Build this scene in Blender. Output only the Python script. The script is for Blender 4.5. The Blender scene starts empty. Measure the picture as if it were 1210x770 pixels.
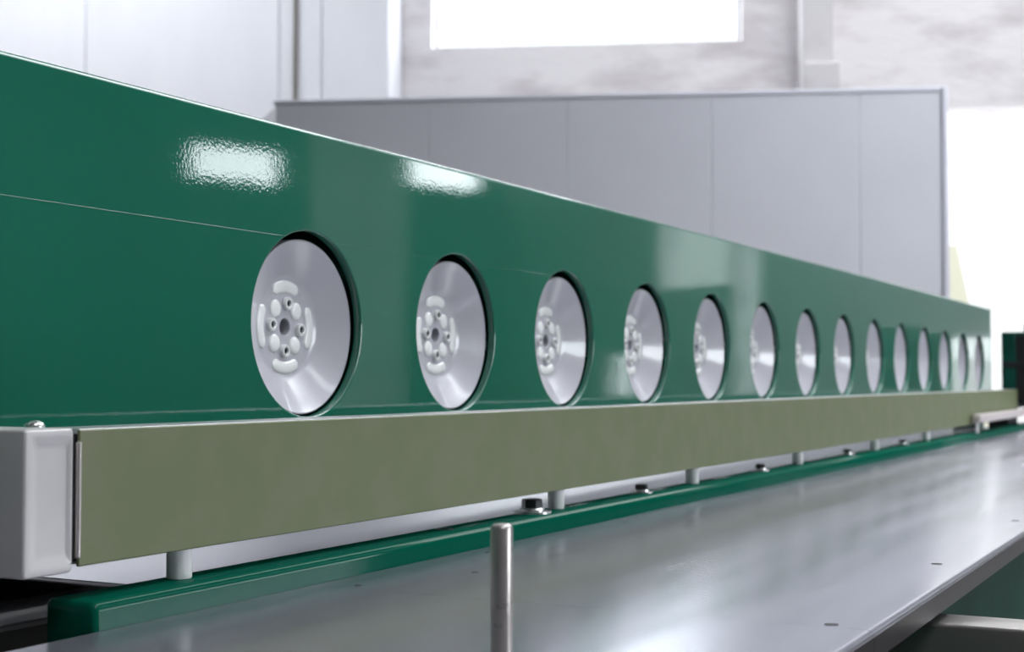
import bpy, bmesh, math, random
from mathutils import Vector, Matrix
random.seed(7)
sc = bpy.context.scene
C = sc.collection
PI = math.pi

# ------------------------------------------------------------------ camera, sky, exposure
ZC = 1.071                       # lens height above the floor
YAW = math.radians(27.4216)      # machine runs along +X, its tall green beam stands at y = 1.1355
PITCH = math.radians(2.1101)
cam_d = bpy.data.cameras.new('camera')
cam = bpy.data.objects.new('camera', cam_d); C.objects.link(cam)
cam.location = (0, 0, ZC)
cam.rotation_euler = (PI/2 + PITCH, 0, YAW - PI/2)
cam_d.sensor_width = 36; cam_d.lens = 1698.55/1210*36
cam_d.clip_start = .02; cam_d.clip_end = 200
cam_d.dof.use_dof = True; cam_d.dof.focus_distance = 1.55; cam_d.dof.aperture_fstop = 7.5
sc.camera = cam

world = bpy.data.worlds.new('sky'); sc.world = world; world.use_nodes = True
bg = world.node_tree.nodes['Background']
bg.inputs[0].default_value = (.93, .965, 1.0, 1); bg.inputs[1].default_value = 9.0
sc.view_settings.view_transform = 'Standard'; sc.view_settings.look = 'None'
sc.view_settings.exposure = 0.45; sc.view_settings.gamma = 1
sc.view_settings.use_curve_mapping = False
sc.cycles.use_denoising = True
sc.cycles.max_bounces = 10; sc.cycles.diffuse_bounces = 6; sc.cycles.glossy_bounces = 5
sc.cycles.sample_clamp_indirect = 8

# building axes: local x = along the window wall (u), local y = depth (v)
BROT = math.radians(21.42 - 90)
U0, U1, V0, V1, ZR = -9.0, 12.0, -6.0, 13.0, 6.4
ADDED_SKYLIGHTS = [(1.6, 2.4, -5, 11), (7.2, 7.8, -5, 11), (-7.2, -3.6, 9.2, 11.2), (-2.4, 10, 11.8, 12.35), (3.2, 6.0, 4.5, 8.5)]  # unseen roof openings added to light the machine, enclosure, back wall and partition
BACK_OPEN = [(-2.112, .72, 4.116, 5.5), (2.519, 4.6, 0, 3.467), (7.74, 8.10, .9, 3.3), (8.14, 9.18, 2.1, 3.3), (9.70, 10.1, .85, 1.4), (4.95, 5.95, .5, 1.5)]  # low entries at the end: unseen openings added for bright reflections on the beam
RIGHT_OPEN = [(8.49, 9.76, 3.29, 3.72), (11.50, 12.8, 3.48, 3.95), (-1.2, 4.2, 1.4, 4.0)]  # last entry: unseen big window added for more light on the machine's front

def portal(name, loc, rot, sx, sy):
    l = bpy.data.lights.new(name, 'AREA'); l.shape = 'RECTANGLE'; l.size = sx; l.size_y = sy
    l.cycles.is_portal = True
    o = bpy.data.objects.new(name, l); C.objects.link(o)
    o.matrix_world = Matrix.Rotation(BROT, 4, 'Z') @ Matrix.Translation(loc) @ rot.to_4x4()
RX = lambda a: Matrix.Rotation(math.radians(a), 3, 'X')
RY = lambda a: Matrix.Rotation(math.radians(a), 3, 'Y')
for a in ADDED_SKYLIGHTS: portal('added_skylight_portal', ((a[0]+a[1])/2, (a[2]+a[3])/2, ZR+.25), RX(0), a[1]-a[0], a[3]-a[2])
for a in BACK_OPEN: portal('window_portal', ((a[0]+a[1])/2, V1+.35, (a[2]+a[3])/2), RX(-90), a[1]-a[0], a[3]-a[2])
for a in RIGHT_OPEN: portal('window_portal', (U1+.35, (a[0]+a[1])/2, (a[2]+a[3])/2), RY(90), a[3]-a[2], a[1]-a[0])

# ------------------------------------------------------------------ materials
def mat(name, col, rough=.5, metal=0, coat=0, coat_rough=.05, noise=None, bump=None, spec=.5, stretch=(1, 1, 1), rvar=0, rscale=6, cior=1.5):
    """noise=(scale, colour2, low, high); bump=[(scale, strength, distance)...]; coordinates in metres"""
    m = bpy.data.materials.new(name); m.use_nodes = True
    nt = m.node_tree; N = nt.nodes; L = nt.links
    b = N['Principled BSDF']
    b.inputs['Base Color'].default_value = (*col, 1); b.inputs['Roughness'].default_value = rough
    b.inputs['Metallic'].default_value = metal; b.inputs['Coat Weight'].default_value = coat
    b.inputs['Coat Roughness'].default_value = coat_rough
    b.inputs['Specular IOR Level'].default_value = spec; b.inputs['Coat IOR'].default_value = cior
    geo = N.new('ShaderNodeNewGeometry')
    mp = N.new('ShaderNodeMapping'); mp.inputs['Scale'].default_value = stretch
    L.new(geo.outputs['Position'], mp.inputs['Vector'])
    def nz(scale, detail=5, plain=False):
        t = N.new('ShaderNodeTexNoise'); t.inputs['Scale'].default_value = scale; t.inputs['Detail'].default_value = detail
        L.new(geo.outputs['Position'] if plain else mp.outputs['Vector'], t.inputs['Vector']); return t
    if noise:
        t = nz(noise[0]); r = N.new('ShaderNodeMapRange')
        r.inputs['From Min'].default_value = noise[2]; r.inputs['From Max'].default_value = noise[3]
        L.new(t.outputs['Fac'], r.inputs['Value'])
        mx = N.new('ShaderNodeMix'); mx.data_type = 'RGBA'
        mx.inputs['A'].default_value = (*col, 1); mx.inputs['B'].default_value = (*noise[1], 1)
        L.new(r.outputs['Result'], mx.inputs['Factor']); L.new(mx.outputs['Result'], b.inputs['Base Color'])
    if rvar:
        t = nz(rscale); r = N.new('ShaderNodeMapRange')
        r.inputs['From Min'].default_value = .3; r.inputs['From Max'].default_value = .7
        r.inputs['To Min'].default_value = rough - rvar; r.inputs['To Max'].default_value = rough + rvar
        L.new(t.outputs['Fac'], r.inputs['Value']); L.new(r.outputs['Result'], b.inputs['Roughness'])
    prev = None
    for s, st, d in (bump or []):
        t = nz(s, 2); bp = N.new('ShaderNodeBump'); bp.inputs['Strength'].default_value = st; bp.inputs['Distance'].default_value = d
        L.new(t.outputs['Fac'], bp.inputs['Height'])
        if prev: L.new(prev.outputs['Normal'], bp.inputs['Normal'])
        prev = bp
    if prev:
        L.new(prev.outputs['Normal'], b.inputs['Normal'])
        L.new(prev.outputs['Normal'], b.inputs['Coat Normal'])
    return m
M = {}
M['green'] = mat('green_gloss_paint', (.0010, .118, .070), .30, 0, .9, .025, bump=[(230, .12, .00030), (9, .10, .0012)], noise=(3, (.0015, .130, .078), .35, .7), spec=.1, cior=1.65)
M['green_plain'] = mat('green_rail_paint', (.0008, .085, .052), .35, 0, .3, .04, spec=.0, bump=[(120, .08, .0003)])
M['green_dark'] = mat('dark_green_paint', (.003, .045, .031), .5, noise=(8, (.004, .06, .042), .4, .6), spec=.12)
M['wheel'] = mat('pale_wheel_enamel', (.50, .485, .54), .30, 0, .8, .10)
M['pad'] = mat('white_filler', (.86, .86, .86), .22, 0, .3, .08)
M['screw'] = mat('zinc_screw', (.80, .80, .80), .3, .25)
M['dark'] = mat('black_recess', (.012, .012, .013), .6)
M['olive'] = mat('olive_belt', (.118, .145, .063), .50, noise=(14, (.145, .158, .083), .35, .65), bump=[(600, .05, .0004)])
M['alu'] = mat('grey_aluminium', (.62, .62, .63), .35, .8, rvar=.06)
M['cream'] = mat('light_grey_enamel', (.52, .495, .49), .35, 0, .2, .15, noise=(20, (.55, .53, .53), .35, .65))
M['steel'] = mat('brushed_stainless_sheet', (.41, .40, .475), .23, .80, noise=(3.0, (.50, .49, .565), .32, .68), stretch=(.22, 3.0, 1), rvar=.05, rscale=4)
M['edge'] = mat('shaded_lip_steel', (.055, .05, .055), .35, .4)  # dim reflection of the lip face put into the colour
M['steel_bed'] = mat('stainless_bed', (.58, .58, .61), .25, .9)
M['tray'] = mat('dull_steel_tray', (.22, .22, .235), .35, .5, noise=(12, (.28, .28, .29), .3, .7), stretch=(2, .3, 1))
M['steel_tube'] = mat('stainless_tube', (.46, .43, .41), .28, .7)
M['pin'] = mat('turned_steel', (.50, .455, .44), .30, .7, rvar=.04, rscale=60)
M['white_plastic'] = mat('white_plastic', (.93, .91, .91), .4)
M['black'] = mat('black_oxide', (.01, .01, .011), .35)
M['washer'] = mat('zinc_washer', (.68, .69, .68), .25, .9)
M['panel'] = mat('pale_partition_panel', (.54, .54, .59), .5, noise=(1.2, (.57, .57, .62), .35, .65))
M['panel_edge'] = mat('partition_trim', (.57, .565, .64), .5)
M['sheet'] = mat('glossy_white_sheet', (.78, .78, .83), .28, .1, .3, .12, noise=(2.5, (.82, .82, .86), .35, .65), stretch=(1, 1, .25))
M['pipe'] = mat('dull_brown_pipe', (.13, .12, .10), .5)
M['plaster'] = mat('stained_plaster', (.68, .65, .66), .9, noise=(1.5, (.44, .40, .41), .47, .78), stretch=(1, 1, 2.6), bump=[(5, .3, .02)])
M['pilaster'] = mat('grey_pilaster_plaster', (.52, .50, .51), .9, noise=(3, (.40, .37, .38), .5, .8))
M['floor'] = mat('dark_concrete', (.13, .125, .12), .6, noise=(1.5, (.10, .095, .09), .35, .65))
M['yard'] = mat('pale_yard_concrete', (.35, .35, .34), .9)
M['cladding'] = mat('dark_wall_cladding', (.075, .08, .08), .7, noise=(1.5, (.055, .06, .06), .35, .65))
M['cladding_mid'] = mat('added_grey_cladding', (.20, .205, .205), .7, noise=(1.5, (.17, .175, .175), .35, .65))
M['sky_screen'] = mat('sky_dimming_wall', (.20, .20, .195), .9)
M['roof'] = mat('pale_roof_sheet', (.45, .45, .47), .8)
M['pinkish'] = mat('pale_steel_cover', (.62, .55, .54), .35, .3)
M['yellow'] = mat('pale_yellow_sheet', (.74, .72, .56), .6)
M['frame'] = mat('window_frame_paint', (.55, .55, .57), .5)
M['white_cab'] = mat('white_cabinet', (.85, .84, .83), .4)
def glass_mat():
    m = bpy.data.materials.new('window_glass'); m.use_nodes = True
    nt = m.node_tree; nt.nodes.clear()
    o = nt.nodes.new('ShaderNodeOutputMaterial'); mx = nt.nodes.new('ShaderNodeMixShader')
    t = nt.nodes.new('ShaderNodeBsdfTransparent'); g = nt.nodes.new('ShaderNodeBsdfGlossy')
    t.inputs[0].default_value = (.94, .96, .96, 1); g.inputs['Roughness'].default_value = .02
    mx.inputs[0].default_value = .06
    nt.links.new(t.outputs[0], mx.inputs[1]); nt.links.new(g.outputs[0], mx.inputs[2]); nt.links.new(mx.outputs[0], o.inputs[0])
    return m
M['glass'] = glass_mat()

# ------------------------------------------------------------------ helpers
def link_mesh(name, bm, m, parent=None, smooth=False):
    me = bpy.data.meshes.new(name); bmesh.ops.recalc_face_normals(bm, faces=bm.faces[:])
    bm.to_mesh(me); bm.free()
    me.materials.append(M[m])
    if smooth:
        me.polygons.foreach_set('use_smooth', [True]*len(me.polygons))
        try: me.set_sharp_from_angle(angle=math.radians(smooth if smooth is not True else 40))
        except Exception: pass
    o = bpy.data.objects.new(name, me); C.objects.link(o)
    if parent: o.parent = parent
    return o
def flat_big(o, n=6):
    for p in sorted(o.data.polygons, key=lambda p: -p.area)[:n]: p.use_smooth = False
    return o
def box(bm, a, b, bev=0, seg=2):
    r = bmesh.ops.create_cube(bm, size=1)
    vs = r['verts']
    for v in vs: v.co = Vector([a[i] + (v.co[i]+.5)*(b[i]-a[i]) for i in range(3)])
    if bev:
        es = list({e for v in vs for e in v.link_edges})
        bmesh.ops.bevel(bm, geom=es, offset=bev, segments=seg, affect='EDGES', profile=.5, clamp_overlap=True)
def box_obj(name, a, b, m, parent=None, bev=0, seg=2):
    bm = bmesh.new(); box(bm, a, b, bev, seg)
    return flat_big(link_mesh(name, bm, m, parent, smooth=45 if bev else False))
def lathe(bm, prof, n=48, axis='z', origin=(0, 0, 0), closed=False):
    """prof: list of (r, h) revolved about axis"""
    rings = []
    for r, h in prof:
        ring = []
        for k in range(n if r > 1e-6 else 1):
            a = 2*PI*k/n
            p = (r*math.cos(a), r*math.sin(a), h) if axis == 'z' else (r*math.cos(a), h, r*math.sin(a))
            ring.append(bm.verts.new(Vector(p) + Vector(origin)))
        rings.append(ring)
    for A, B in zip(rings, rings[1:]):
        for k in range(n):
            a = [A[k % len(A)], A[(k+1) % len(A)]] if len(A) > 1 else [A[0]]
            b = [B[(k+1) % len(B)], B[k % len(B)]] if len(B) > 1 else [B[0]]
            f = a + b
            if len(f) >= 3: bm.faces.new(f)
def extrude_x(bm, prof, x0, x1, closed=True):
    """profile of (y, z) swept along X, ends capped when closed"""
    A = [bm.verts.new((x0, y, z)) for y, z in prof]; B = [bm.verts.new((x1, y, z)) for y, z in prof]
    n = len(prof)
    for i in range(n if closed else n-1):
        bm.faces.new((A[i], A[(i+1) % n], B[(i+1) % n], B[i]))
    if closed: bm.faces.new(A[::-1]); bm.faces.new(B)
def arc(cy, cz, r, a0, a1, n=6):
    return [(cy + r*math.cos(math.radians(a0+(a1-a0)*i/n)), cz + r*math.sin(math.radians(a0+(a1-a0)*i/n))) for i in range(n+1)]
def tag(o, label, cat, group=None, kind=None):
    o['label'] = label; o['category'] = cat
    if group: o['group'] = group
    if kind: o['kind'] = kind
    return o
def struct(o): o['kind'] = 'structure'; return o
def thing(name, label, cat, loc=(0, 0, 0), group=None, rz=0):
    o = bpy.data.objects.new(name, None); C.objects.link(o); o.empty_display_size = .05
    o.location = loc; o.rotation_euler = (0, 0, rz); return tag(o, label, cat, group)
def copy_tree(o, parent=None):
    c = o.copy(); C.objects.link(c)
    if parent: c.parent = parent
    for ch in list(o.children): copy_tree(ch, c)
    return c
def holed_wall(bm, fixed, axis, r0, r1, z0, z1, holes, th):
    """upright wall with rectangular openings. axis 0: runs in x at y=fixed..fixed+th ; axis 1: runs in y at x=fixed..; axis 2: roof in x,y at z=fixed"""
    xs = sorted({r0, r1, *[h[0] for h in holes], *[h[1] for h in holes]})
    zs = sorted({z0, z1, *[h[2] for h in holes], *[h[3] for h in holes]})
    inside = lambda x, z: any(h[0] < x < h[1] and h[2] < z < h[3] for h in holes)
    def P(a, t, b): return {0: (a, fixed+t, b), 1: (fixed+t, a, b), 2: (a, b, fixed+t)}[axis]
    solid = [[not inside((xs[i]+xs[i+1])/2, (zs[j]+zs[j+1])/2) for j in range(len(zs)-1)] for i in range(len(xs)-1)]
    cache = {}
    def V(i, t, j):
        k = (i, t, j)
        if k not in cache: cache[k] = bm.verts.new(P(xs[i], t*th, zs[j]))
        return cache[k]
    S = lambda i, j: 0 <= i < len(xs)-1 and 0 <= j < len(zs)-1 and solid[i][j]
    for i in range(len(xs)-1):
        for j in range(len(zs)-1):
            if not S(i, j): continue
            for t in (0, 1): bm.faces.new((V(i, t, j), V(i+1, t, j), V(i+1, t, j+1), V(i, t, j+1)))
            if not S(i-1, j): bm.faces.new((V(i, 0, j), V(i, 1, j), V(i, 1, j+1), V(i, 0, j+1)))
            if not S(i+1, j): bm.faces.new((V(i+1, 0, j), V(i+1, 1, j), V(i+1, 1, j+1), V(i+1, 0, j+1)))
            if not S(i, j-1): bm.faces.new((V(i, 0, j), V(i+1, 0, j), V(i+1, 1, j), V(i, 1, j)))
            if not S(i, j+1): bm.faces.new((V(i, 0, j+1), V(i+1, 0, j+1), V(i+1, 1, j+1), V(i, 1, j+1)))

# ------------------------------------------------------------------ the hall
def hall(name, bm, m): o = struct(link_mesh(name, bm, m)); o.rotation_euler = (0, 0, BROT); return o
bm = bmesh.new(); box(bm, (U0-.3, V0-.3, -.2), (U1+.3, V1+.3, 0)); hall('floor', bm, 'floor')
bm = bmesh.new(); box(bm, (U0-20, V1+.31, -.25), (U1+24, V1+40, -.05)); hall('ground', bm, 'yard')
bm = bmesh.new(); box(bm, (-12, 24, -.05), (19, 24.3, 7.5)); hall('wall_sky_screen', bm, 'sky_screen')  # unseen screen added to dim the sky behind the doorway and windows
bm = bmesh.new(); holed_wall(bm, V1, 0, U0, U1, 0, ZR, BACK_OPEN, .3); hall('wall_back', bm, 'plaster')
bm = bmesh.new(); holed_wall(bm, U1, 1, V0, V1, 0, ZR, RIGHT_OPEN, .3); hall('wall_right', bm, 'cladding')
bm = bmesh.new(); holed_wall(bm, V1-.05, 0, 4.8, U1-.01, 0, ZR-.01, [h for h in BACK_OPEN if h[0] > 4.8], .048); hall('trim_2', bm, 'cladding_mid')  # unseen grey skin added to darken the wall's reflection in the beam
bm = bmesh.new(); box(bm, (U0-.3, V0, 0), (U0, V1, ZR)); hall('wall_left', bm, 'plaster')
bm = bmesh.new(); box(bm, (U0, V0-.3, 0), (U1, V0, ZR)); hall('wall_front', bm, 'cladding')
bm = bmesh.new(); holed_wall(bm, ZR, 2, U0, U1, V0, V1, ADDED_SKYLIGHTS, .2); hall('ceiling', bm, 'roof')
for n, a in enumerate([h for h in BACK_OPEN if h[2] > .1]):
    bm = bmesh.new(); w = .035
    for q in ((a[0], a[1], a[2], a[2]+w), (a[0], a[1], a[3]-w, a[3]), (a[0], a[0]+w, a[2], a[3]), (a[1]-w, a[1], a[2], a[3])):
        box(bm, (q[0], V1+.2, q[2]), (q[1], V1+.26, q[3]))
    wo = hall('window_%d' % (n+1), bm, 'frame')
    box_obj('pane', (a[0]+w, V1+.225, a[2]+w), (a[1]-w, V1+.231, a[3]-w), 'glass', wo)
for n, a in enumerate(RIGHT_OPEN):
    bm = bmesh.new(); w = .03
    for q in ((a[0], a[1], a[2], a[2]+w), (a[0], a[1], a[3]-w, a[3]), (a[0], a[0]+w, a[2], a[3]), (a[1]-w, a[1], a[2], a[3])):
        box(bm, (U1+.2, q[0], q[2]), (U1+.26, q[1], q[3]))
    wo = hall('window_%d' % (n+6), bm, 'frame')  # also frames the added big window
    box_obj('pane', (U1+.225, a[0]+w, a[2]+w), (U1+.231, a[1]-w, a[3]-w), 'glass', wo)
# pilaster on the window wall
bm = bmesh.new(); box(bm, (1.20, V1-.55, 0), (1.464, V1, ZR), .015)
pil = hall('trim_1', bm, 'pilaster')
bm = bmesh.new(); box(bm, (1.206, V1-.62, 3.3), (1.511, V1, 3.78), .02)
o = link_mesh('corbel', bm, 'pilaster', pil)

bm = bmesh.new(); box(bm, (U1-.12, 10.0, 0), (U1, 11.35, ZR-.01)); hall('trim_3', bm, 'plaster')  # unseen pale pier added for its soft reflection in the beam
# pale partition cabin in front of the window wall
PV = 9.3
cab = thing('partition_cabin', 'pale grey panelled partition cabin standing in front of the window wall', 'partition', rz=BROT)
PH = 2.925
edges_u = [-2.565, -1.538, -.617, .313, 1.25, 1.76]
for i in range(5):
    box_obj('panel', (edges_u[i]+.0012, PV, .02), (edges_u[i+1]-.0012, PV+.05, PH-.03), 'panel', cab, .004, 1)
bm = bmesh.new()
foot = [(-2.565, PV+.052), (1.76, PV+.052), (1.76, PV+1.6), (-3.4, PV+1.6)]
A = [bm.verts.new((x, y, .01)) for x, y in foot]; B = [bm.verts.new((x, y, PH-.035)) for x, y in foot]
for i in range(4): bm.faces.new((A[i], A[(i+1) % 4], B[(i+1) % 4], B[i]))
bm.faces.new(A); bm.faces.new(B)
link_mesh('cabin_body', bm, 'panel', cab)
box_obj('top_trim', (-2.575, PV-.008, PH-.03), (1.76, PV+.06, PH), 'panel_edge', cab, .005, 1)
box_obj('corner_post', (1.762, PV-.015, 0), (1.80, PV+.055, PH), 'panel_edge', cab, .006, 1)
box_obj('base_rail', (-2.56, PV-.01, 0), (1.76, PV+.05, .02), 'panel_edge', cab)

# glossy white sheet enclosure at the far left
SV = 12.35
enc = thing('sheet_enclosure', 'tall glossy white sheet-panel enclosure beside the window wall corner', 'enclosure', rz=BROT)
se = [-7.278, -5.154, -3.372, -2.989, -2.383]
box_obj('enclosure_body', (-8.6, SV+.04, 0), (-2.387, V1-.02, 5.9), 'sheet', enc)
for i in range(4):
    box_obj('sheet_panel', (se[i]+.006, SV, .02), (se[i+1]-.006, SV+.035, 5.88), 'sheet', enc, .006, 1)
bm = bmesh.new(); lathe(bm, [(0, 0), (.018, 0), (.018, 5.8), (0, 5.8)], 12, origin=(-3.219, SV-.022, .0))
link_mesh('pipe', bm, 'pipe', enc, smooth=40)

# yellow sheet leaning in the doorway
ys = thing('leaning_sheet', 'pale yellow sheet leaning at the edge of the bright doorway', 'sheet', rz=BROT)
bm = bmesh.new()
q = [(2.30, 0), (2.85, 0), (2.48, 2.2), (2.32, 2.2)]
A = [bm.verts.new((x, V1-.75+.2*z/2, z)) for x, z in q]; B = [bm.verts.new((x, V1-.70+.2*z/2, z)) for x, z in q]
for i in range(4): bm.faces.new((A[i], A[(i+1) % 4], B[(i+1) % 4], B[i]))
bm.faces.new(A); bm.faces.new(B)
link_mesh('board', bm, 'yellow', ys)

# ------------------------------------------------------------------ the machine (z below is relative to the lens height)
Z = lambda z: ZC + z
YP = 1.1355                       # front face of the tall green beam
R = .125; ZH = .0745; X1 = 1.5954; S = .40467; NH = 15
beam = thing('green_beam', 'long glossy green beam with a row of round holes', 'machine beam', (0, YP, Z(-.09)))
OX, OY, OZ = 0, YP, Z(-.09)
def loc(o, par):                   # children are modelled in world coordinates, then moved under their root
    o.matrix_parent_inverse = par.matrix_basis.inverted(); return o
TOP = .337; BOT = -.09; rt = .006
bx0, bx1 = -.6, 7.17
bm = bmesh.new()
NSEG = 72
hx = [X1+i*S for i in range(14)]
def rect_hit(cx, cz, ang, x0, x1, z0, z1):
    c, s = math.cos(ang), math.sin(ang); t = 1e9
    if c > 1e-9: t = min(t, (x1-cx)/c)
    if c < -1e-9: t = min(t, (x0-cx)/c)
    if s > 1e-9: t = min(t, (z1-cz)/s)
    if s < -1e-9: t = min(t, (z0-cz)/s)
    return cx+c*t, cz+s*t
zt = Z(TOP)-rt; zb = Z(BOT)
for cx in hx:
    x0, x1 = cx-S/2, min(cx+S/2, bx1)
    cz = Z(ZH)
    angs = sorted([2*PI*k/NSEG for k in range(NSEG)] + [math.atan2(z-cz, x-cx) % (2*PI) for x in (x0, x1) for z in (zb, zt)])
    inner = [bm.verts.new((cx+(R+.003)*math.cos(a), YP, cz+(R+.003)*math.sin(a))) for a in angs]
    outer = []
    for a in angs:
        px, pz = rect_hit(cx, cz, a, x0, x1, zb, zt); outer.append(bm.verts.new((px, YP, pz)))
    n = len(angs)
    for k in range(n):
        bm.faces.new((inner[k], outer[k], outer[(k+1) % n], inner[(k+1) % n]))
    # rolled lip and wall of the hole
    prof = [(R+.003-.003*math.sin(t), YP+.003-.003*math.cos(t)) for t in [PI/2*i/4 for i in range(5)]] + [(R, YP+.012), (R+.004, YP+.0125)]
    if cx == hx[0]:
        lips = bmesh.new(); lathe(lips, prof, NSEG, 'y', (cx, 0, cz)); lp = link_mesh('hole_rim', lips, 'green', None, smooth=40)
        rim0 = lp
    else: lp = rim0.copy(); C.objects.link(lp)
    lp.parent = beam; loc(lp, beam); lp.location = (cx-hx[0], 0, 0)
# plain ends of the plate
for a, b in ((bx0, hx[0]-S/2),):
    bm.faces.new([bm.verts.new(p) for p in ((a, YP, zb), (b, YP, zb), (b, YP, zt), (a, YP, zt))])
if hx[-1]+S/2 < bx1:
    a = hx[-1]+S/2
    bm.faces.new([bm.verts.new(p) for p in ((a, YP, zb), (bx1, YP, zb), (bx1, YP, zt), (a, YP, zt))])
# rounded top edge and back of the plate's rim
prof = arc(YP+rt, zt, rt, 180, 90, 5) + [(YP+.012, Z(TOP))]
extrude_x(bm, prof, bx0, bx1, closed=False)
fp = link_mesh('front_plate', bm, 'green', None, smooth=30); fp.parent = beam; loc(fp, beam)
# face the plate toward the hall
def bp(name, a, b, m='green_plain', bev=0):
    o = box_obj(name, a, b, m, None, bev); o.parent = beam; loc(o, beam); return o
bp('top_plate', (bx0, YP+.012, Z(TOP)-.010), (bx1, YP+.17, Z(TOP)))
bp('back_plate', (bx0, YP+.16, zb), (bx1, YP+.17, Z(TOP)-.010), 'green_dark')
bp('bottom_plate', (bx0, YP+.001, zb-.01), (bx1, YP+.17, zb))
bp('end_plate', (bx1, YP, zb-.01), (bx1+.012, YP+.17, Z(TOP)))
for a, b in [(bx0, hx[0]-.062)] + [(x+.062, x+S-.062) for x in hx[:-1]]:
    bm = bmesh.new(); extrude_x(bm, [(YP+.0003, Z(.1875)), (YP-.00012, Z(.1877)), (YP-.0002, Z(.188)), (YP-.00012, Z(.1883)), (YP+.0003, Z(.1885))], a, b)
    o = link_mesh('weld_bead', bm, 'green', None, smooth=60); o.parent = beam; loc(o, beam)
for px in (-.35, 7.0):
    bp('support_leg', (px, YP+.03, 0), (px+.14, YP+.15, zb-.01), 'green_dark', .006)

ORD = ['first', 'second', 'third', 'fourth', 'fifth', 'sixth', 'seventh', 'eighth', 'ninth', 'tenth', 'eleventh', 'twelfth', 'thirteenth', 'fourteenth']
# ---- wheels behind the holes (origin at the wheel's hub, axis along y)
def make_wheel():
    w = thing('dished_wheel', '', 'wheel', (0, 0, 0), 'pale wheels set behind the holes of the green beam')
    hy = .041; ry = .013
    bm = bmesh.new()
    prof = [(0, .066), (.0115, .066), (.0115, hy+.001), (.0125, hy), (.062, hy), (.067, hy-.0008), (.072, hy-.0035)]
    for i in range(1, 5): prof.append((.072+(.1135-.072)*i/4, hy-.0035+(ry+.0015-hy+.0035)*i/4))
    prof += [(.116, ry), (.1178, ry+.0004), (.1185, ry+.002), (.1185, .055), (.113, .060), (.03, .066), (.0, .067)]
    lathe(bm, prof, 72, 'y'); link_mesh('dish', bm, 'wheel', w, smooth=35)
    bm = bmesh.new(); lathe(bm, [(0, .0605), (.0112, .0605), (.0112, .0595), (0, .0595)], 24, 'y'); link_mesh('bore', bm, 'dark', w)
    bm = bmesh.new(); lathe(bm, [(0, .067), (.022, .067), (.022, .16), (0, .16)], 20, 'y'); link_mesh('axle', bm, 'screw', w, smooth=40)
    # socket screws
    bm = bmesh.new(); lathe(bm, [(.0046, hy), (.0046, hy-.0048), (.0052, hy-.0055), (.0080, hy-.0055), (.0088, hy-.0045), (.0088, hy+.001)], 24, 'y'); s0 = link_mesh('screw', bm, 'screw', w, smooth=40)
    bm = bmesh.new(); lathe(bm, [(0, hy-.002), (.0045, hy-.002)], 12, 'y'); k0 = link_mesh('socket', bm, 'dark', s0)
    bm = bmesh.new(); lathe(bm, [(0, hy-.0030), (.007, hy-.0028), (.0105, hy-.0020), (.0125, hy-.0005), (.0127, hy+.001)], 24, 'y'); p0 = link_mesh('round_pad', bm, 'pad', w, smooth=60)
    bm = bmesh.new()      # arc-shaped pad, centred on angle 0
    rows = []
    na = 18; half = math.radians(31); rm = .0555; hw = .0088
    for i in range(na+1):
        t = -1+2*i/na
        ph = half*t
        end = max(0, abs(t)*half*rm - (half*rm-hw))
        k = math.sqrt(max(.0, 1-(end/hw)**2))*hw if end > 0 else hw
        k = max(k, .0008)
        row = []
        for u, h in ((-1, .001), (-.92, -.0008), (-.6, -.0019), (0, -.0024), (.6, -.0019), (.92, -.0008), (1, .001)):
            r = rm+k*u; hh = h*(k/hw)**.5 if h < 0 else h
            row.append(bm.verts.new((r*math.cos(ph), hy+hh, r*math.sin(ph))))
        rows.append(row)
    for A, B in zip(rows, rows[1:]):
        for j in range(len(A)-1): bm.faces.new((A[j], A[j+1], B[j+1], B[j]))
    a0 = link_mesh('arc_pad', bm, 'pad', w, smooth=60)
    def turn(o, ang, off=(0, 0)): o.rotation_euler = (0, -ang, 0); o.location = (off[0], 0, off[1])
    for k in range(4):
        a = math.radians(-5+90*k)
        s = s0 if k == 0 else s0.copy()
        if k: C.objects.link(s); kk = k0.copy(); C.objects.link(kk); kk.parent = s
        s.location = (.0325*math.cos(a), 0, .0325*math.sin(a))
        a = math.radians(42+90*k)
        p = p0 if k == 0 else p0.copy()
        if k: C.objects.link(p)
        p.location = (.033*math.cos(a), 0, .033*math.sin(a))
        p = a0 if k == 0 else a0.copy()
        if k: C.objects.link(p)
        turn(p, math.radians(90*k))
    return w
w0 = make_wheel()
for i in range(14):
    w = w0 if i == 0 else copy_tree(w0)
    w.location = (X1+i*S, YP, Z(ZH-.004))
    w.rotation_euler = (0, math.radians(random.uniform(-4, 4) if i else 0), 0)
    w['label'] = 'pale dished wheel in the %s round hole counted from the grey end box' % ORD[i]

# ---- olive guide with grey end box
YB = .925
guide = thing('belt_guide', 'long straight guide bar faced with an olive green belt', 'guide', (0.95, YB, Z(-.166)))
def gp(o): o.parent = guide; loc(o, guide); return o
gx1 = 6.53
gp(box_obj('belt', (.954, YB, Z(-.1654)), (gx1, YB+.004, Z(-.0450)), 'olive', None, .001, 1))
gp(box_obj('backing_bar', (.957, YB+.0045, Z(-.1640)), (gx1, YB+.055, Z(-.0440)), 'alu', None, .002, 2))
bm = bmesh.new(); lathe(bm, [(0, -.158), (.0028, -.156), (.0028, -.056), (0, -.054)], 12, origin=(.9475, .920, ZC)); gp(link_mesh('edge_rod', bm, 'pin', None, smooth=40))
ebx = thing('end_box', 'light grey dished end box with a dome-head bolt beside the olive guide', 'end box', (.9, YB, Z(-.167)))
def ep(o): o.parent = ebx; loc(o, ebx); return o
bm = bmesh.new()
x0, x1, y0, y1, z0, z1 = .8805, .936, .915, 1.03, Z(-.1675), Z(-.0425)
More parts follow.
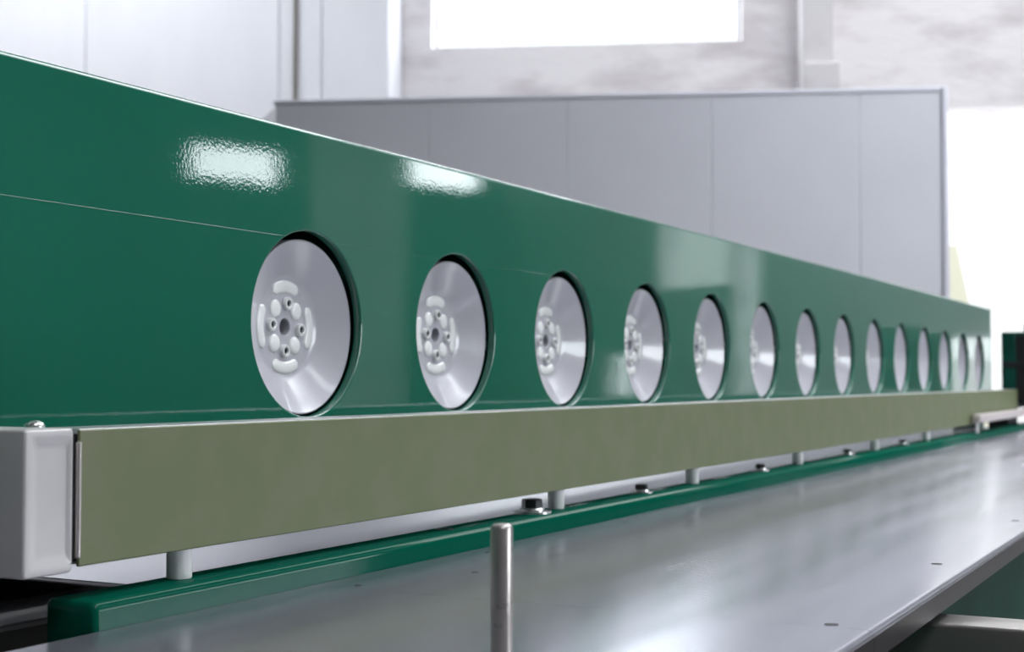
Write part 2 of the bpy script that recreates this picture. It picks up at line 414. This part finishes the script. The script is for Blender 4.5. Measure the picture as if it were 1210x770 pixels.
# dished front face: rounded outer border, sunken middle
def rr(inset, y, rad, n=5):
    pts = []
    xa, xb, za, zb_ = x0+inset, x1-inset*.35, z0+inset, z1-inset
    for cx_, cz_, a0_ in ((xb-rad, zb_-rad, 0), (xa+rad, zb_-rad, 90), (xa+rad, za+rad, 180), (xb-rad, za+rad, 270)):
        for i in range(n+1):
            a = math.radians(a0_+90*i/n); pts.append(bm.verts.new((cx_+rad*math.cos(a), y, cz_+rad*math.sin(a))))
    return pts
loops = [rr(0, y1, .003), rr(0, y0+.003, .003), rr(.0008, y0+.0008, .003), rr(.0025, y0, .003), rr(.008, y0+.0005, .004), rr(.013, y0+.003, .005), rr(.018, y0+.0035, .005)]
for A, B in zip(loops, loops[1:]):
    n = len(A)
    for k in range(n): bm.faces.new((A[k], A[(k+1) % n], B[(k+1) % n], B[k]))
bm.faces.new(loops[0]); bm.faces.new(loops[-1])
ep(link_mesh('box_shell', bm, 'cream', None, smooth=50))
bm = bmesh.new(); lathe(bm, [(.0, .0065), (.004, .006), (.0075, .004), (.009, .0012), (.0088, 0), (0.004, 0), (.004, -.006), (0, -.006)], 24, origin=(.930, .955, z1)); ep(link_mesh('dome_bolt', bm, 'washer', None, smooth=50))
ep(box_obj('joint_plate', (.936, .930, z0+.006), (.957, 1.02, z1-.006), 'dark', None))

# ---- green rail carrying the guide
ZRT = -.1956
rail = thing('green_rail', 'low green rail with rounded edges lying along the steel table', 'rail', (.955, .93, Z(-.32)))
def rp(o): o.parent = rail; loc(o, rail); return o
bm = bmesh.new()
ry0, ry1, rz0, rz1, rr_ = .906, .966, Z(-.315), Z(ZRT), .009
prof = [(ry0, rz0)] + arc(ry0+rr_, rz1-rr_, rr_, 180, 90, 6) + arc(ry1-.004, rz1-.004, .004, 90, 0, 4) + [(ry1, rz0)]
A = [bm.verts.new((.955, y, z)) for y, z in prof]
inset = lambda y, z, d: ((y-.936)*(1-d/.03)+.936, z-d*.9)
A0 = [bm.verts.new((.955, *inset(y, z, .006))) for y, z in prof]
for v in A: v.co.x += .006
B0 = [bm.verts.new((9.0, y, z)) for y, z in prof]
Am = []
for (y, z) in prof:
    yy, zz = inset(y, z, .0018); Am.append(bm.verts.new((.9568, yy, zz)))
n = len(prof)
for P_, Q_ in ((A0, Am), (Am, A), (A, B0)):
    for i in range(n): bm.faces.new((P_[i], P_[(i+1) % n], Q_[(i+1) % n], Q_[i]))
bm.faces.new(A0[::-1]); bm.faces.new(B0)
rp(link_mesh('rail_body', bm, 'green_plain', None, smooth=60))
def make_bolt():
    bm = bmesh.new(); lathe(bm, [(0, .016), (.0075, .016), (.0088, .0145), (.0088, .006), (0, .006)], 6); b = link_mesh('bolt', bm, 'black', None)
    bm = bmesh.new(); lathe(bm, [(0, .0062), (.009, .0062), (.0105, .0045), (.0105, .0028), (.0165, .0024), (.0165, 0), (0, 0)], 28); link_mesh('washer', bm, 'washer', b, smooth=35)
    return b
b0 = make_bolt()
for i, bxp in enumerate((1.885, 2.305, 2.97, 3.70, 4.35)):
    b = b0 if i == 0 else copy_tree(b0)
    b.parent = rail; loc(b, rail); b.location = (bxp, .945, Z(ZRT)); b.rotation_euler = (0, 0, random.uniform(0, 1)); k = 1.75 if i == 0 else 1.25; b.scale = (k, k, k*.75)
bm = bmesh.new(); lathe(bm, [(.007, .0006), (.0125, .0006), (.0125, -.004), (0, -.004), ], 24); sl = link_mesh('tapped_hole', bm, 'dark', None); sl.parent = rail; loc(sl, rail); sl.location = (1.63, .945, Z(ZRT))
# white spacers
def make_spacer():
    bm = bmesh.new(); lathe(bm, [(0, 0), (.0118, 0), (.0125, .0012), (.0125, .0301), (0, .0301)], 32)
    return link_mesh('spacer', bm, 'white_plastic', None, smooth=40)
s0 = make_spacer()
for i, sx in enumerate((1.112, 1.968, 2.557, 3.252, 4.0, 4.69)):
    s = s0 if i == 0 else s0.copy()
    if i: C.objects.link(s)
    s.location = (sx, .946, Z(ZRT))
    tag(s, 'white round spacer on the green rail, %s one counted from the grey end box' % ORD[i], 'spacer', 'white spacers under the olive guide')

# ---- stainless table
ZT = -.2209
table = thing('steel_table', 'long brushed stainless steel work table with turned-down front edge', 'table', (1.5, .6, 0))
def tp(o): o.parent = table; loc(o, table); return o
seams = [.25, 1.278] + [1.278+1.066*k for k in range(1, 8)]
f0 = .3046; rl = .006
for a, b in zip(seams, seams[1:]):
    bm = bmesh.new()
    outp = [(.9045, Z(ZT))] + arc(f0+rl, Z(ZT)-rl, rl, 90, 180, 6) + [(f0, Z(ZT)-.027)]
    inp = [(f0+.004, Z(ZT)-.027), (f0+.004, Z(ZT)-.010), (f0+.010, Z(ZT)-.004), (.9045, Z(ZT)-.004)]
    extrude_x(bm, outp+inp, a+.0004, b-.0004)
    tp(link_mesh('top_sheet', bm, 'steel', None, smooth=30))
    tp(box_obj('lip_shade_band', (a+.0004, f0-.0006, Z(ZT)-.0275), (b-.0004, f0+.0002, Z(ZT)-.0065), 'edge', None))  # thin dark strip imitating the dim reflection on the turned-down lip
bm = bmesh.new(); lathe(bm, [(0, .0004), (.0058, .0004), (.0064, .0003), (.0066, -.002)], 20); h0 = link_mesh('countersunk_screw', bm, 'dark', None, smooth=40)
for i, (hx_, hy_) in enumerate(((1.290, .345), (1.768, .345), (2.36, .34), (1.30, .86), (1.62, .875), (1.45, .80))):
    h = h0 if i == 0 else h0.copy()
    if i: C.objects.link(h)
    tp(h); h.location = (hx_, hy_, Z(ZT)); sc_ = 1 if i < 3 else .6; h.scale = (sc_, sc_, 1)
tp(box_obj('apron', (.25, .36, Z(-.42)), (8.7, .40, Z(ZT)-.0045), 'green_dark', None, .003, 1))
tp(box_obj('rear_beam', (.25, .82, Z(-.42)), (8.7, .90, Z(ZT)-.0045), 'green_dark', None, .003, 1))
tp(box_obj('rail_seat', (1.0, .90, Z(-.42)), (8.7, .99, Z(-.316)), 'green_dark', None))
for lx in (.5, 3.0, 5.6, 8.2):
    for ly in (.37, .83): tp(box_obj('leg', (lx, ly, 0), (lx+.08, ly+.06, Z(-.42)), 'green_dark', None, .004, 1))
bm = bmesh.new(); lathe(bm, [(0, .012), (.006, .011), (.008, .008), (.008, .0), (0, 0)], 6); nb = link_mesh('bolt_head', bm, 'washer', None); tp(nb)
nb.rotation_euler = (PI/2, 0, 0); nb.location = (1.50, .36, Z(-.285))
# steel pin on the table
bm = bmesh.new(); lathe(bm, [(0, .1146), (.0055, .1146), (.0072, .1137), (.0081, .1115), (.0081, .0), (0, 0)], 32)
pin = link_mesh('steel_pin', bm, 'pin', None, smooth=40); pin.location = (.9375, .495, Z(ZT))
tag(pin, 'upright satin steel pin with rounded top standing on the steel table', 'pin')
# square tube arm under the table's front edge
tube = thing('tube_arm', 'stainless rectangular tube arm sticking out below the table front edge', 'tube', (1.61, .1, Z(-.33)))
bm = bmesh.new(); box(bm, (1.577, -.35, Z(-.335)), (1.649, .3595, Z(-.26)), .004, 3)
o = link_mesh('tube_body', bm, 'steel_tube', None, smooth=45); o.parent = tube; loc(o, tube)
bm = bmesh.new(); box(bm, (1.580, -.356, Z(-.332)), (1.646, -.35, Z(-.263)), .002, 1)
o = link_mesh('end_cap', bm, 'black', None); o.parent = tube; loc(o, tube)

# ---- stainless bed behind the rail, and the low tray further back
bed = thing('steel_bed', 'stainless bed sheet lying between the green rail and the beam', 'bed sheet', (1.2, 1.2, Z(-.24)))
def bdp(o): o.parent = bed; loc(o, bed); return o
bdp(box_obj('bed_sheet', (1.192, .968, Z(ZT)-.006), (6.9, 1.50, Z(ZT)), 'steel_bed', None, .001, 1))
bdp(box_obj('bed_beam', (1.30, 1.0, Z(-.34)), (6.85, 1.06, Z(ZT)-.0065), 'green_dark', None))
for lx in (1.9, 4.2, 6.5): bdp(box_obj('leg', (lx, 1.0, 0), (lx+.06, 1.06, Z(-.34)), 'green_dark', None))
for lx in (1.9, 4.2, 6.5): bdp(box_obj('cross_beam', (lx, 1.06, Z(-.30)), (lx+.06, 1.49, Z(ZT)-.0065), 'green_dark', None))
tray = thing('low_tray', 'low stainless tray on a black cabinet behind the rail end', 'tray', (1.2, 1.55, 0))
def typ(o): o.parent = tray; loc(o, tray); return o
typ(box_obj('tray_top', (.2, 1.36, Z(-.308)), (1.85, 1.66, Z(-.30)), 'tray', None, .002, 1))
typ(box_obj('dark_gap_panel', (.22, 1.505, Z(-.2998)), (1.83, 1.52, Z(-.235)), 'black', None, .001, 1))  # added black strip standing in for the dark gap under the bed
typ(box_obj('cabinet_body', (.22, 1.385, 0), (1.83, 1.64, Z(-.3085)), 'black', None, .004, 1))

# ---- drive unit at the far end and its pale cover
drv = thing('drive_unit', 'dark green ribbed drive unit at the far end of the olive guide', 'drive unit', (6.8, 1.0, Z(-.09)))
def dp(name, a, b, m, bev=.006): o = box_obj(name, (a[0], a[1], Z(a[2])), (b[0], b[1], Z(b[2])), m, None, bev, 1); o.parent = drv; loc(o, drv); return o
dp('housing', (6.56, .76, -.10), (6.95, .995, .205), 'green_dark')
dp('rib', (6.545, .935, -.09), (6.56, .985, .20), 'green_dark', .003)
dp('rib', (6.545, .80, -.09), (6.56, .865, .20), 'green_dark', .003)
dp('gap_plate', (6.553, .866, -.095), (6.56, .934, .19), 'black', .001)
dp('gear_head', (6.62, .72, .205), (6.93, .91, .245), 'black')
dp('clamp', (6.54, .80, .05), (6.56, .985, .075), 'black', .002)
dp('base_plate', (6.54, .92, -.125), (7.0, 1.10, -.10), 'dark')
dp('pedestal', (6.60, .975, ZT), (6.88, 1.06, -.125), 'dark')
cov = thing('pale_cover', 'pale pinkish steel cover strip beside the dark green drive unit', 'cover', (6, .9, Z(ZRT)))
def cp(name, a, b, m, bev=.004): o = box_obj(name, (a[0], a[1], Z(a[2])), (b[0], b[1], Z(b[2])), m, None, bev, 2); o.parent = cov; loc(o, cov); return o
cp('cover_strip', (5.35, .885, -.158), (8.2, .915, -.128), 'pinkish')
cp('foot', (5.42, .908, ZRT), (5.45, .915, -.158), 'white_plastic', .001)
cp('foot', (8.0, .908, ZRT), (8.03, .915, -.158), 'white_plastic', .001)
